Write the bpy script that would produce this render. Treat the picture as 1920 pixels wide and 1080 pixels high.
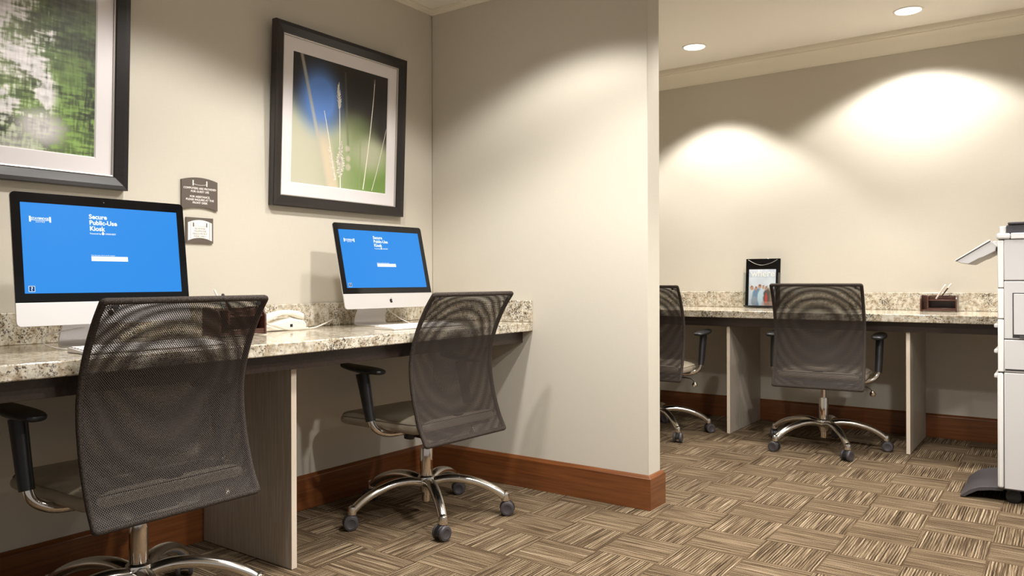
import bpy, bmesh, math, random
from mathutils import Vector, Matrix
random.seed(7)
PI = math.pi
S = bpy.context.scene
COL = S.collection
for o in list(bpy.data.objects):
    bpy.data.objects.remove(o)

# ------------------------------------------------------------------ camera
cam_d = bpy.data.cameras.new('camera'); cam = bpy.data.objects.new('camera', cam_d); COL.objects.link(cam)
YAW, ROLL = -.620655, -.00295378
c_, s_ = math.cos(YAW), math.sin(YAW)
rt = Vector((c_, -s_, 0)); fw = Vector((s_, c_, 0)); up = Vector((0, 0, 1))
r2 = rt*math.cos(ROLL) + up*math.sin(ROLL); u3 = up*math.cos(ROLL) - rt*math.sin(ROLL)
cam.matrix_world = Matrix(((r2.x, u3.x, -fw.x, 0), (r2.y, u3.y, -fw.y, 0), (r2.z, u3.z, -fw.z, 1.0), (0, 0, 0, 1)))
cam_d.sensor_width = 36; cam_d.lens = 1445.586/1920*36
cam_d.shift_y = -(540-526.492)/1920
cam_d.clip_start = .02
S.camera = cam

# ------------------------------------------------------------------ light
w = bpy.data.worlds.new('world'); S.world = w; w.use_nodes = True
w.node_tree.nodes['Background'].inputs[0].default_value = (1.0, .965, .92, 1)
w.node_tree.nodes['Background'].inputs[1].default_value = .27
S.view_settings.view_transform = 'Standard'; S.view_settings.look = 'None'
S.view_settings.gamma = 1; S.view_settings.use_curve_mapping = False
S.view_settings.exposure = 0.40
LAMP_COL = (1.0, .972, .928)
def lamp(x, y, z, power, size=110, blend=.35, rad=.06, tx=0, ty=0, col=LAMP_COL):
    d = bpy.data.lights.new('downlight_lamp', 'SPOT'); d.energy = power; d.color = col
    d.spot_size = math.radians(size); d.spot_blend = blend; d.shadow_soft_size = rad
    o = bpy.data.objects.new('downlight_lamp', d); COL.objects.link(o)
    o.location = (x, y, z)
    o.rotation_euler = Vector((tx, ty, -1)).to_track_quat('-Z', 'Y').to_euler()
    return o
NEAR_CEIL, FAR_CEIL = 2.43, 2.60
# (x, y, ceiling height, power, cone)
NEAR_LAMPS = [(-1.76, 1.50, 80, 130), (-1.73, 2.43, 56, 128), (-1.02, 2.08, 104, 130), (.12, 2.05, 120, 138), (.95, 1.75, 170, 140)]  # last entry: unseen fill lamp, added to brighten under the far counter
FAR_LAMPS = [(-2.053, 5.031, 112, 104), (-.746, 5.105, 94, 126), (.75, 5.06, 70, 120), (-3.4, 5.03, 85, 116), (-.8, 3.75, 105, 125), (.7, 3.4, 105, 125)]

# ------------------------------------------------------------------ materials
def srgb(r, g, b):
    f = lambda c: (c/255/12.92 if c <= 10 else ((c/255+.055)/1.055)**2.4)
    return (f(r), f(g), f(b), 1)
class NT:
    def __init__(s, name):
        s.m = bpy.data.materials.new(name); s.m.use_nodes = True; s.t = s.m.node_tree
        s.b = s.t.nodes['Principled BSDF']; s.out = s.t.nodes['Material Output']
    def n(s, typ, **kw):
        nd = s.t.nodes.new(typ)
        for k, v in kw.items(): setattr(nd, k, v)
        return nd
    def l(s, a, b): s.t.links.new(a, b)
    def set(s, nd, i, v):
        if isinstance(v, bpy.types.NodeSocket): s.l(v, nd.inputs[i])
        else: nd.inputs[i].default_value = v
    def math(s, op, a, b=0, c=0):
        nd = s.n('ShaderNodeMath', operation=op); s.set(nd, 0, a); s.set(nd, 1, b)
        if op in ('MULTIPLY_ADD', 'COMPARE', 'SMOOTH_MIN'): s.set(nd, 2, c)
        return nd.outputs[0]
    def mix(s, f, a, b, blend='MIX'):
        nd = s.n('ShaderNodeMix', data_type='RGBA', blend_type=blend)
        s.set(nd, 0, f); s.set(nd, 6, a); s.set(nd, 7, b); return nd.outputs[2]
    def xyz(s, which='Object'):
        tc = s.n('ShaderNodeTexCoord'); sp = s.n('ShaderNodeSeparateXYZ'); s.l(tc.outputs[which], sp.inputs[0]); return sp.outputs, tc.outputs[which]
    def comb(s, x, y, z):
        nd = s.n('ShaderNodeCombineXYZ'); s.set(nd, 0, x); s.set(nd, 1, y); s.set(nd, 2, z); return nd.outputs[0]
    def noise(s, vec, scale=1, detail=2, rough=.5):
        nd = s.n('ShaderNodeTexNoise'); s.l(vec, nd.inputs['Vector']); nd.inputs['Scale'].default_value = scale
        nd.inputs['Detail'].default_value = detail; nd.inputs['Roughness'].default_value = rough; return nd.outputs[0]
    def ramp(s, f, stops):
        nd = s.n('ShaderNodeValToRGB'); s.l(f, nd.inputs[0]); e = nd.color_ramp.elements
        while len(e) < len(stops): e.new(.5)
        for el, (p, c) in zip(e, stops): el.position = p; el.color = c
        return nd.outputs[0]
    def bump(s, h, strength=.2, dist=.002):
        nd = s.n('ShaderNodeBump'); s.l(h, nd.inputs['Height']); nd.inputs['Strength'].default_value = strength
        nd.inputs['Distance'].default_value = dist; s.l(nd.outputs[0], s.b.inputs['Normal'])
def plain(name, col, rough=.5, metal=0, noise=0, nscale=200, bump=0, spec=.5, coat=0):
    k = NT(name); b = k.b; b.inputs['Roughness'].default_value = rough; b.inputs['Metallic'].default_value = metal
    b.inputs['Specular IOR Level'].default_value = spec; b.inputs['Coat Weight'].default_value = coat
    b.inputs['Base Color'].default_value = col
    if noise or bump:
        _, v = k.xyz(); nz = k.noise(v, nscale, 3)
        if noise:
            dk = tuple(c*(1-noise) for c in col[:3])+(1,); lt = tuple(min(1, c*(1+noise)) for c in col[:3])+(1,)
            k.l(k.mix(nz, dk, lt), b.inputs['Base Color'])
        if bump: k.bump(nz, bump, .001)
    return k.m
def emis(name, col, strength=1):
    k = NT(name); k.b.inputs['Base Color'].default_value = (0, 0, 0, 1); k.b.inputs['Emission Color'].default_value = col
    k.b.inputs['Emission Strength'].default_value = strength; k.b.inputs['Roughness'].default_value = .25
    k.b.inputs['Specular IOR Level'].default_value = .2
    return k.m
def wall_mat():
    k = NT('wall_vinyl'); o, v = k.xyz()
    a = k.noise(k.comb(k.math('MULTIPLY', o[0], 300), k.math('MULTIPLY', o[1], 300), k.math('MULTIPLY', o[2], 25)), 1, 2)
    b = k.noise(k.comb(k.math('MULTIPLY', o[0], 25), k.math('MULTIPLY', o[1], 25), k.math('MULTIPLY', o[2], 300)), 1, 2)
    h = k.math('ADD', a, b)
    k.l(k.mix(k.math('MULTIPLY', h, .5), srgb(200, 193, 179), srgb(209, 202, 188)), k.b.inputs['Base Color'])
    k.b.inputs['Roughness'].default_value = .62; k.b.inputs['Specular IOR Level'].default_value = .3
    k.bump(h, .12, .0006); return k.m
def carpet_mat():
    k = NT('carpet_tile'); o, v = k.xyz(); T = .2365
    u = k.math('DIVIDE', k.math('ADD', o[0], .933+40*T), T); w_ = k.math('DIVIDE', k.math('ADD', o[1], -2.742+40*T), T)
    iu = k.math('FLOOR', u); iw = k.math('FLOOR', w_)
    par = k.math('MODULO', k.math('ADD', iu, iw), 2)           # 0: stripes along y
    # swap coordinates by parity
    def mixv(a, b): return k.math('ADD', k.math('MULTIPLY', a, k.math('SUBTRACT', 1, par)), k.math('MULTIPLY', b, par))
    ac = mixv(u, w_); al = mixv(w_, u)
    tid = k.math('ADD', k.math('MULTIPLY', iu, 7.3), k.math('MULTIPLY', iw, 13.7))
    wob = k.noise(k.comb(k.math('MULTIPLY', ac, 9), k.math('MULTIPLY', al, 7), tid), 1, 2)
    acw = k.math('ADD', ac, k.math('MULTIPLY', wob, .012))
    n1 = k.noise(k.comb(k.math('MULTIPLY', acw, 32), k.math('MULTIPLY', al, .55), tid), 1, 1.5, .6)
    n2 = k.noise(k.comb(k.math('MULTIPLY', acw, 68), k.math('MULTIPLY', al, 1.3), tid), 1, 2, .6)
    ridge = k.math('SINE', k.math('MULTIPLY', acw, 2*PI*24))
    n3 = k.noise(v, 420, 2)
    val = k.math('ADD', k.math('ADD', k.math('MULTIPLY', n1, .42), k.math('MULTIPLY', n2, .50)), k.math('ADD', k.math('MULTIPLY', ridge, .06), k.math('MULTIPLY', k.math('SUBTRACT', n3, .5), .42)))
    # less contrast across the other direction of pile
    val = k.math('ADD', k.math('MULTIPLY', k.math('SUBTRACT', val, .46), k.math('SUBTRACT', 1.35, k.math('MULTIPLY', par, .26))), .46)
    colr = k.ramp(val, [(.27, srgb(46, 36, 26)), (.41, srgb(78, 63, 47)), (.51, srgb(116, 98, 76)), (.63, srgb(156, 138, 113)), (.80, srgb(194, 180, 156))])
    # seams
    fu = k.math('FRACT', u); fv = k.math('FRACT', w_)
    e = k.math('MINIMUM', k.math('MINIMUM', fu, k.math('SUBTRACT', 1, fu)), k.math('MINIMUM', fv, k.math('SUBTRACT', 1, fv)))
    seam = k.math('LESS_THAN', e, .011)
    k.l(k.mix(k.math('MULTIPLY', seam, .5), colr, srgb(74, 58, 40)), k.b.inputs['Base Color'])
    k.b.inputs['Roughness'].default_value = .95; k.b.inputs['Specular IOR Level'].default_value = .1
    k.bump(val, .6, .004); return k.m
def granite_mat():
    k = NT('granite'); _, v = k.xyz()
    big = k.noise(v, 9, 3); mid = k.noise(v, 38, 4, .65); fine = k.noise(v, 135, 3, .7)
    base = k.ramp(mid, [(.30, srgb(146, 126, 102)), (.42, srgb(184, 170, 146)), (.52, srgb(208, 199, 180)), (.62, srgb(222, 216, 202)), (.74, srgb(194, 164, 132))])
    grey = k.ramp(k.noise(v, 55, 3, .6), [(.56, (0, 0, 0, 1)), (.63, (1, 1, 1, 1))])
    c1 = k.mix(k.math('MULTIPLY', grey, .55), base, srgb(142, 138, 128))
    dm = k.math('ADD', k.math('MULTIPLY', fine, .68), k.math('MULTIPLY', big, .36))
    dark = k.ramp(dm, [(.578, (0, 0, 0, 1)), (.62, (.85, .85, .85, 1))])
    c2 = k.mix(dark, c1, srgb(50, 42, 36))
    vo = k.n('ShaderNodeTexVoronoi'); vo.inputs['Scale'].default_value = 60; k.l(v, vo.inputs['Vector'])
    sp = k.math('LESS_THAN', vo.outputs['Distance'], .17)
    c3 = k.mix(k.math('MULTIPLY', sp, .75), c2, srgb(84, 56, 40))
    k.l(c3, k.b.inputs['Base Color']); k.b.inputs['Roughness'].default_value = .12
    k.b.inputs['Specular IOR Level'].default_value = .5; return k.m
def wood_mat(name, dark, light, axis=0, scale=1.0, rough=.35, coat=0.0, contrast=1.0):
    k = NT(name); o, v = k.xyz(); sc = [90*scale]*3; sc[axis] = 3.0*scale
    n = k.noise(k.comb(*[k.math('MULTIPLY', o[i], sc[i]) for i in range(3)]), 1, 4, .6)
    k.l(k.ramp(n, [(.5-.25/contrast, dark), (.5+.25/contrast, light)]), k.b.inputs['Base Color'])
    k.b.inputs['Roughness'].default_value = rough; k.b.inputs['Coat Weight'].default_value = coat
    k.bump(n, .05, .0005); return k.m
def mesh_fabric():
    k = NT('mesh_fabric'); uv = k.n('ShaderNodeUVMap'); sp = k.n('ShaderNodeSeparateXYZ'); k.l(uv.outputs[0], sp.inputs[0])
    pu, pv = .0064, .0040
    y = k.math('DIVIDE', sp.outputs[1], pv); row = k.math('FLOOR', y)
    x = k.math('ADD', k.math('DIVIDE', sp.outputs[0], pu), k.math('MULTIPLY', k.math('MODULO', row, 2), .5))
    fx = k.math('FRACT', x); fy = k.math('FRACT', y)
    ax = k.math('ABSOLUTE', k.math('SUBTRACT', fx, .5)); ay = k.math('ABSOLUTE', k.math('SUBTRACT', fy, .5))
    hole = k.math('MULTIPLY', k.math('LESS_THAN', ax, .34), k.math('LESS_THAN', ay, .28))
    knot_highlight = k.math('MULTIPLY', k.math('GREATER_THAN', ax, .30), k.math('LESS_THAN', ay, .30))
    k.b.inputs['Roughness'].default_value = .6; k.b.inputs['Specular IOR Level'].default_value = .25
    k.l(k.mix(knot_highlight, srgb(32, 27, 25), srgb(90, 79, 72)), k.b.inputs['Base Color'])  # highlights of the raised threads put into the colour, lighter at the knots
    tr = k.n('ShaderNodeBsdfTransparent'); mx = k.n('ShaderNodeMixShader')
    k.l(hole, mx.inputs[0]); k.l(k.b.outputs[0], mx.inputs[1]); k.l(tr.outputs[0], mx.inputs[2]); k.l(mx.outputs[0], k.out.inputs[0])
    return k.m
def fabric_edge():
    k = NT('fabric_edge'); _, v = k.xyz(); n = k.noise(v, 520, 2)
    k.l(k.ramp(n, [(.42, srgb(36, 31, 28)), (.6, srgb(82, 73, 66))]), k.b.inputs['Base Color'])
    k.b.inputs['Roughness'].default_value = .75; k.b.inputs['Specular IOR Level'].default_value = .2; k.bump(n, .7, .002); return k.m
def glass_mat(name, tint=(1, 1, 1, 1), refl=.06):
    k = NT(name); g = k.n('ShaderNodeBsdfGlossy'); g.inputs['Roughness'].default_value = .04
    t = k.n('ShaderNodeBsdfTransparent'); t.inputs[0].default_value = tint
    fr = k.n('ShaderNodeFresnel'); fr.inputs[0].default_value = 1.35
    mx = k.n('ShaderNodeMixShader'); geo = k.n('ShaderNodeNewGeometry'); k.l(k.math('MULTIPLY', fr.outputs[0], k.math('SUBTRACT', 1, geo.outputs['Backfacing'])), mx.inputs[0]); k.l(t.outputs[0], mx.inputs[1]); k.l(g.outputs[0], mx.inputs[2])
    k.l(mx.outputs[0], k.out.inputs[0]); return k.m
def vcol_mat(name, rough=.5):
    k = NT(name); a = k.n('ShaderNodeVertexColor'); a.layer_name = 'ink'; k.l(a.outputs[0], k.b.inputs['Base Color'])
    k.b.inputs['Roughness'].default_value = rough; return k.m

M = dict(
    wall=wall_mat(), carpet=carpet_mat(), granite=granite_mat(),
    ceil=plain('ceiling_paint', srgb(246, 240, 230), .8, noise=.02, nscale=60),
    crown=plain('crown_paint', srgb(238, 230, 212), .45, noise=.01, nscale=40),
    cherry_x=wood_mat('cherry_x', srgb(90, 50, 25), srgb(134, 80, 42), 0, 1, .3, .3),
    cherry_y=wood_mat('cherry_y', srgb(90, 50, 25), srgb(134, 80, 42), 1, 1, .3, .3),
    panel=wood_mat('panel_laminate', srgb(162, 150, 136), srgb(198, 188, 174), 2, 2.2, .42, 0, 1.3),
    panel_edge=plain('panel_edge', srgb(214, 200, 182), .4, noise=.03),
    apron=wood_mat('espresso_laminate', srgb(46, 36, 31), srgb(66, 52, 45), 0, 1, .35),
    espresso=wood_mat('espresso_wood', srgb(62, 36, 28), srgb(92, 58, 46), 0, 1.5, .32, .2),
    frame=wood_mat('black_frame', srgb(28, 24, 23), srgb(38, 33, 31), 1, 1, .3, .15),
    mat=plain('mat_board', srgb(232, 226, 226), .8, noise=.015, nscale=300),
    matbevel=plain('mat_bevel', srgb(246, 244, 242), .7, noise=.01),
    fillet=plain('frame_fillet', srgb(190, 184, 176), .3, .6, noise=.02),
    picglass=glass_mat('picture_glass'),
    acrylic=glass_mat('clear_acrylic', (.93, .95, .95, 1)),
    art=vcol_mat('art_print', .45), straw=plain('straw_ink', srgb(248, 242, 226), .5, noise=.06),
    alu=plain('brushed_aluminium', srgb(222, 219, 218), .38, .55, noise=.015, nscale=400),
    bezel=plain('black_glass', srgb(7, 8, 12), .08, noise=.05, nscale=20),
    screen=emis('screen_blue', srgb(48, 140, 226), .84), white_e=emis('screen_white', srgb(242, 250, 255), .86), navy_e=emis('screen_navy', srgb(24, 74, 130), .8),
    logo=plain('dark_mark', srgb(30, 28, 30), .3, noise=.02),
    white=plain('white_plastic', srgb(238, 234, 230), .35, noise=.01),
    cream=plain('cream_plastic', srgb(232, 226, 212), .38, noise=.015),
    black=plain('black_plastic', srgb(26, 25, 26), .4, noise=.08, nscale=500, bump=.1),
    darkgrey=plain('dark_grey_plastic', srgb(66, 62, 64), .45, noise=.05),
    chrome=plain('polished_aluminium', srgb(232, 228, 222), .16, 1, noise=.01),
    steel=plain('chrome_tube', srgb(216, 208, 200), .07, 1, noise=.01),
    leather=plain('taupe_leather', srgb(144, 133, 115), .42, noise=.05, nscale=260, bump=.12),
    stitch=plain('stitching', srgb(120, 110, 94), .6, noise=.05),
    fabric=mesh_fabric(), fedge=fabric_edge(),
    signplate=plain('taupe_sign', srgb(98, 88, 80), .4, noise=.02), signwhite=plain('sign_white', srgb(238, 234, 228), .5, noise=.01),
    signgrey=plain('sign_grey_ink', srgb(140, 134, 128), .5, noise=.01),
    printer=plain('printer_grey', srgb(194, 192, 191), .4, noise=.008, nscale=60), printer_lt=plain('printer_white', srgb(222, 221, 219), .38, noise=.008, nscale=60),
    printer_dk=plain('printer_charcoal', srgb(70, 68, 72), .35, noise=.03), gap=plain('panel_gap', srgb(40, 38, 38), .6, noise=.03),
    lens=emis('lamp_lens', (1, .95, .86, 1), 4.0), trimw=plain('lamp_trim', srgb(240, 234, 224), .4, noise=.01),
    teal=plain('teal_pen', srgb(120, 168, 166), .35, noise=.02), pink=plain('pale_pen', srgb(232, 212, 204), .35, noise=.02),
    paper=plain('magazine_paper', srgb(214, 216, 224), .3, noise=.02),
)

# ------------------------------------------------------------------ geometry helpers
def obj(name, bm, m, parent=None, smooth=True, bevel=0, sub=0, seg=2):
    me = bpy.data.meshes.new(name)
    bmesh.ops.recalc_face_normals(bm, faces=bm.faces)
    bm.to_mesh(me); bm.free()
    ms = m if isinstance(m, (list, tuple)) else [m]
    for x in ms: me.materials.append(x)
    o = bpy.data.objects.new(name, me); COL.objects.link(o)
    if parent is not None: o.parent = parent
    if smooth:
        for p in me.polygons: p.use_smooth = True
        try: me.set_sharp_from_angle(angle=math.radians(38))
        except Exception: pass
    if bevel:
        b = o.modifiers.new('bevel', 'BEVEL'); b.width = bevel; b.segments = seg; b.limit_method = 'ANGLE'; b.angle_limit = math.radians(40); b.harden_normals = False
    if sub:
        s = o.modifiers.new('sub', 'SUBSURF'); s.levels = sub; s.render_levels = sub
    return o
def B(): return bmesh.new()
def box(bm, x0, x1, y0, y1, z0, z1, T=None, mi=0):
    vs = [bm.verts.new(Vector((x, y, z))) for x in (x0, x1) for y in (y0, y1) for z in (z0, z1)]
    for f in ((0, 1, 3, 2), (4, 6, 7, 5), (0, 4, 5, 1), (2, 3, 7, 6), (0, 2, 6, 4), (1, 5, 7, 3)):
        fc = bm.faces.new([vs[i] for i in f]); fc.material_index = mi
    if T: bmesh.ops.transform(bm, matrix=T, verts=vs)
    return vs
def loft(bm, rings, caps=True, closed=True):
    R = [[bm.verts.new(p) for p in r] for r in rings]; n = len(R[0])
    for a, b in zip(R, R[1:]):
        for i in range(n if closed else n-1):
            j = (i+1) % n; bm.faces.new((a[i], a[j], b[j], b[i]))
    if caps and closed:
        bm.faces.new(R[0][::-1]); bm.faces.new(R[-1])
    return R
def catmull(pts, n=8):
    pts = [Vector(p) for p in pts]; out = []
    for i in range(len(pts)-1):
        p0 = pts[max(i-1, 0)]; p1 = pts[i]; p2 = pts[i+1]; p3 = pts[min(i+2, len(pts)-1)]
        for k in range(n):
            t = k/n
            out.append(.5*((2*p1)+(p2-p0)*t+(2*p0-5*p1+4*p2-p3)*t*t+(3*p1-p0-3*p2+p3)*t**3))
    out.append(pts[-1]); return out
def tube(bm, pts, r, seg=12, upv=(0, 0, 1), caps=True, closed=False):
    """r: number, list of numbers, or list of (side, up) half sizes"""
    pts = [Vector(p) for p in pts]; n = len(pts)
    if not isinstance(r, (list, tuple)): r = [r]*n
    rings = []; prev = None
    for i, p in enumerate(pts):
        if closed: t = (pts[(i+1) % n]-pts[i-1]).normalized()
        else: t = (pts[min(i+1, n-1)]-pts[max(i-1, 0)]).normalized()
        if prev is None:
            u = Vector(upv); s = t.cross(u)
            if s.length < 1e-4: s = t.cross(Vector((1, 0, 0)))
        else: s = prev - t*prev.dot(t)
        s.normalize(); prev = s; u = s.cross(t).normalized()
        a, b = r[i] if isinstance(r[i], (list, tuple)) else (r[i], r[i])
        rings.append([p+s*a*math.cos(2*PI*k/seg)+u*b*math.sin(2*PI*k/seg) for k in range(seg)])
    if closed: rings.append(rings[0])
    loft(bm, rings, caps and not closed)
    if closed: bmesh.ops.remove_doubles(bm, verts=bm.verts, dist=1e-6)
def lathe(bm, prof, c=(0, 0, 0), seg=24, T=None):
    c = Vector(c); rings = [[Vector((max(r, 1e-5)*math.cos(2*PI*k/seg), max(r, 1e-5)*math.sin(2*PI*k/seg), z)) for k in range(seg)] for r, z in prof]
    before = set(bm.verts); loft(bm, rings); new = [v for v in bm.verts if v not in before]
    if T: bmesh.ops.transform(bm, matrix=T, verts=new)
    bmesh.ops.translate(bm, vec=c, verts=new)
def rrect(w, h, r, n=6, cx=0, cy=0):
    if not isinstance(r, (list, tuple)): r = [r]*4
    out = []
    for (sx, sy, a), rr in zip(((1, -1, -PI/2), (1, 1, 0), (-1, 1, PI/2), (-1, -1, PI)), r):
        for k in range(n+1):
            t = a+PI/2*k/n; out.append((cx+sx*(w/2-rr)+rr*math.cos(t), cy+sy*(h/2-rr)+rr*math.sin(t)))
    return out
def prism(bm, outline, z0, z1, T=None, mi=0):
    a = [bm.verts.new((x, y, z0)) for x, y in outline]; b = [bm.verts.new((x, y, z1)) for x, y in outline]
    n = len(a); fs = [bm.faces.new(a[::-1]), bm.faces.new(b)]
    for i in range(n): fs.append(bm.faces.new((a[i], a[(i+1) % n], b[(i+1) % n], b[i])))
    for f in fs: f.material_index = mi
    if T: bmesh.ops.transform(bm, matrix=T, verts=a+b)
def thing(name, label, cat, loc=(0, 0, 0), rz=0, group=None):
    o = bpy.data.objects.new(name, None); COL.objects.link(o); o.location = loc; o.rotation_euler = (0, 0, rz)
    o.empty_display_size = .1; o['label'] = label; o['category'] = cat
    if group: o['group'] = group
    return o
def tag(o, label, cat, group=None):
    o['label'] = label; o['category'] = cat
    if group: o['group'] = group
    return o
def struct(name, bm, m, **kw):
    o = obj(name, bm, m, **kw); o['kind'] = 'structure'; return o
def text_mesh(name, s, size, m, parent, T, align='LEFT', ext=.0003, spacing=1.0, bold=0.0, line=1.0):
    cu = bpy.data.curves.new(name, 'FONT'); cu.body = s; cu.size = size; cu.align_x = align; cu.extrude = ext
    cu.space_character = spacing; cu.offset = bold; cu.space_line = line; cu.resolution_u = 3
    t = bpy.data.objects.new(name, cu); COL.objects.link(t)
    me = bpy.data.meshes.new_from_object(t); bpy.data.objects.remove(t)
    me.name = name; me.materials.clear(); me.materials.append(m); me.transform(T)
    o = bpy.data.objects.new(name, me); COL.objects.link(o); o.parent = parent; return o
def copy_tree(o, parent=None):
    c = o.copy(); COL.objects.link(c); c.parent = parent
    for ch in [x for x in o.children]: copy_tree(ch, c)
    return c

# ------------------------------------------------------------------ the room
XA = -2.72        # left wall plane
YB = 3.080        # partition front
YC = 5.54         # far wall
XE = -1.473       # partition end
bm = B(); box(bm, -5.2, 3.2, -3.2, 5.7, -.1, 0); struct('floor', bm, M['carpet'], smooth=False)
bm = B(); box(bm, XA-.12, XA, -3.2, YB+.12, 0, 2.7); struct('wall_left', bm, M['wall'], smooth=False)
bm = B(); box(bm, XA, XE, YB, YB+.12, 0, 2.7); struct('wall_partition', bm, M['wall'], bevel=.003)
bm = B(); box(bm, -5.2, 3.2, YC, YC+.12, 0, 2.72); struct('wall_back', bm, M['wall'], smooth=False)
bm = B(); box(bm, -5.2, -5.08, YB+.12, YC, 0, 2.72); struct('wall_far_left', bm, M['wall'], smooth=False)
bm = B(); box(bm, -5.08, XA, YB, YB+.12, 0, 2.72); struct('wall_far_front', bm, M['wall'], smooth=False)
bm = B(); box(bm, XA, 3.08, -3.2, YB+.12, NEAR_CEIL, NEAR_CEIL+.1); box(bm, XE, 3.08, YB+.05, YB+.12, NEAR_CEIL, FAR_CEIL+.1)
box(bm, -5.08, 3.08, YB+.12, YC, FAR_CEIL, FAR_CEIL+.1); struct('ceiling', bm, M['ceil'], smooth=False)
def crown(name, pts_profile, a, b, inward, zc):
    """profile: (out from wall, z) list; swept from a to b (2d) with outward normal 'inward'"""
    bm = B(); rings = []
    for p in (a, b):
        rings.append([Vector((p[0]+inward[0]*o_, p[1]+inward[1]*o_, z)) for o_, z in pts_profile])
    loft(bm, rings); return struct(name, bm, M['crown'])
prof_far = [(0, 2.470), (.010, 2.470), (.012, 2.482), (.022, 2.492), (.034, 2.512), (.050, 2.535), (.066, 2.553), (.074, 2.560), (.074, 2.566), (.082, 2.568), (.090, 2.584), (.090, FAR_CEIL), (0, FAR_CEIL)]
crown('trim_1', prof_far, (-5.08, YC), (3.08, YC), (0, -1), 0)
prof_near = [(0, 2.404), (.006, 2.404), (.008, 2.412), (.016, 2.416), (.018, 2.424), (.024, 2.426), (.024, NEAR_CEIL), (0, NEAR_CEIL)]
crown('trim_2', prof_near, (XA, -3.2), (XA, YB), (1, 0), 0)
crown('trim_3', prof_near, (XA, YB), (XE, YB), (0, -1), 0)
def base_prof(t=.018): return [(0, 0), (t, 0), (t, .137), (t-.012, .150), (0, .150)]
def baseboard(name, a, b, n, m, ea=0, eb=0):
    d = (Vector(b)-Vector(a)).normalized(); bm = B()
    ra = [Vector((a[0]+n[0]*o_-d.x*o_*ea, a[1]+n[1]*o_-d.y*o_*ea, z)) for o_, z in base_prof()]
    rb = [Vector((b[0]+n[0]*o_+d.x*o_*eb, b[1]+n[1]*o_+d.y*o_*eb, z)) for o_, z in base_prof()]
    loft(bm, [ra, rb]); return struct(name, bm, m, bevel=.0015)
baseboard('baseboard_left', (XA, -3.2), (XA, YB), (1, 0), M['cherry_y'], 0, -1)
baseboard('baseboard_partition', (XA, YB), (XE, YB), (0, -1), M['cherry_x'], -1, 1)
baseboard('baseboard_partition_end', (XE, YB), (XE, YB+.12), (1, 0), M['cherry_y'], 1, 1)
baseboard('baseboard_back', (-5.08, YC), (3.08, YC), (0, -1), M['cherry_x'])
baseboard('baseboard_partition_rear', (XE, YB+.12), (-5.08, YB+.12), (0, 1), M['cherry_x'], 1, 0)

# ------------------------------------------------------------------ downlights
def downlight(x, y, zc, power, cone, label, r=.075, grp='recessed ceiling downlights', rad=.06):
    t = thing('recessed_downlight', label, 'ceiling light', (x, y, zc), 0, grp)
    bm = B(); lathe(bm, [(r+.008, 0), (r+.008, -.004), (r, -.005), (r-.003, -.003), (r-.003, 0)]); obj('trim_ring', bm, M['trimw'], t)
    bm = B(); lathe(bm, [(0, -.0012), (r-.004, -.0012), (r-.004, -.0004), (0, -.0004)]); obj('lens', bm, M['lens'], t)
    lamp(x, y, zc-.012, power, cone, .3, rad)
FL = ['round recessed downlight, the smaller left one above the far desk', 'round recessed downlight, the larger right one above the far desk',
      'round recessed downlight in the far ceiling out beyond the copier', 'round recessed downlight in the far ceiling behind the partition',
      'round recessed downlight above the carpet walkway', 'round recessed downlight above the floor in front of the copier']
for (x, y, p, c), lb in zip(FAR_LAMPS, FL): downlight(x, y, FAR_CEIL, p, c, lb)
NL = ['round recessed downlight above the first office chair', 'round recessed downlight above the second office chair', 'round recessed downlight over the open carpet', 'round recessed downlight beyond the partition end', 'added unseen fill downlight farthest right in the near ceiling']
for (x, y, p, c), lb in zip(NEAR_LAMPS, NL): downlight(x, y, NEAR_CEIL, p, c, lb)

# ------------------------------------------------------------------ counters
ZT = .80
def slab(bm, x0, x1, y0, y1, z0, z1): box(bm, x0, x1, y0, y1, z0, z1)
XF = -2.078
cA = thing('granite_counter', 'long speckled granite desk counter along the left wall under the two framed prints', 'counter', (XA, 1.3, ZT), 0)
def wp(name, bm, m, parent, **kw):
    bmesh.ops.translate(bm, vec=-Vector(parent.location), verts=bm.verts); return obj(name, bm, m, parent, **kw)
bm = B(); slab(bm, XA+.001, XF, -1.2, YB-.001, ZT-.042, ZT); wp('worktop', bm, M['granite'], cA, bevel=.004)
bm = B(); slab(bm, XA+.001, XA+.021, -1.2, YB-.001, ZT+.0005, ZT+.103); wp('backsplash', bm, M['granite'], cA, bevel=.003)
bm = B(); slab(bm, XA+.0215, XF, YB-.021, YB-.001, ZT+.0005, ZT+.105); wp('backsplash', bm, M['granite'], cA, bevel=.003)
bm = B(); slab(bm, XF-.080, XF-.060, -1.2, YB-.001, ZT-.100, ZT-.0425); wp('apron', bm, M['apron'], cA, bevel=.001)
bm = B(); slab(bm, XA+.001, XF-.0805, YB-.03, YB-.001, ZT-.100, ZT-.0425); wp('wall_cleat', bm, M['apron'], cA)
YF = 4.84
cC = thing('granite_counter', 'speckled granite desk counter along the far wall beside the copier', 'counter', (-1.3, YC, ZT), 0)
bm = B(); slab(bm, -4.6, 1.6, YF, YC-.001, ZT-.042, ZT+.003); wp('worktop', bm, M['granite'], cC, bevel=.004)
bm = B(); slab(bm, -4.6, 1.6, YC-.021, YC-.001, ZT+.0035, ZT+.117); wp('backsplash', bm, M['granite'], cC, bevel=.003)
bm = B(); slab(bm, -4.6, 1.6, YF+.05, YF+.07, ZT-.100, ZT-.0425); wp('apron', bm, M['apron'], cC, bevel=.001)
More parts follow.
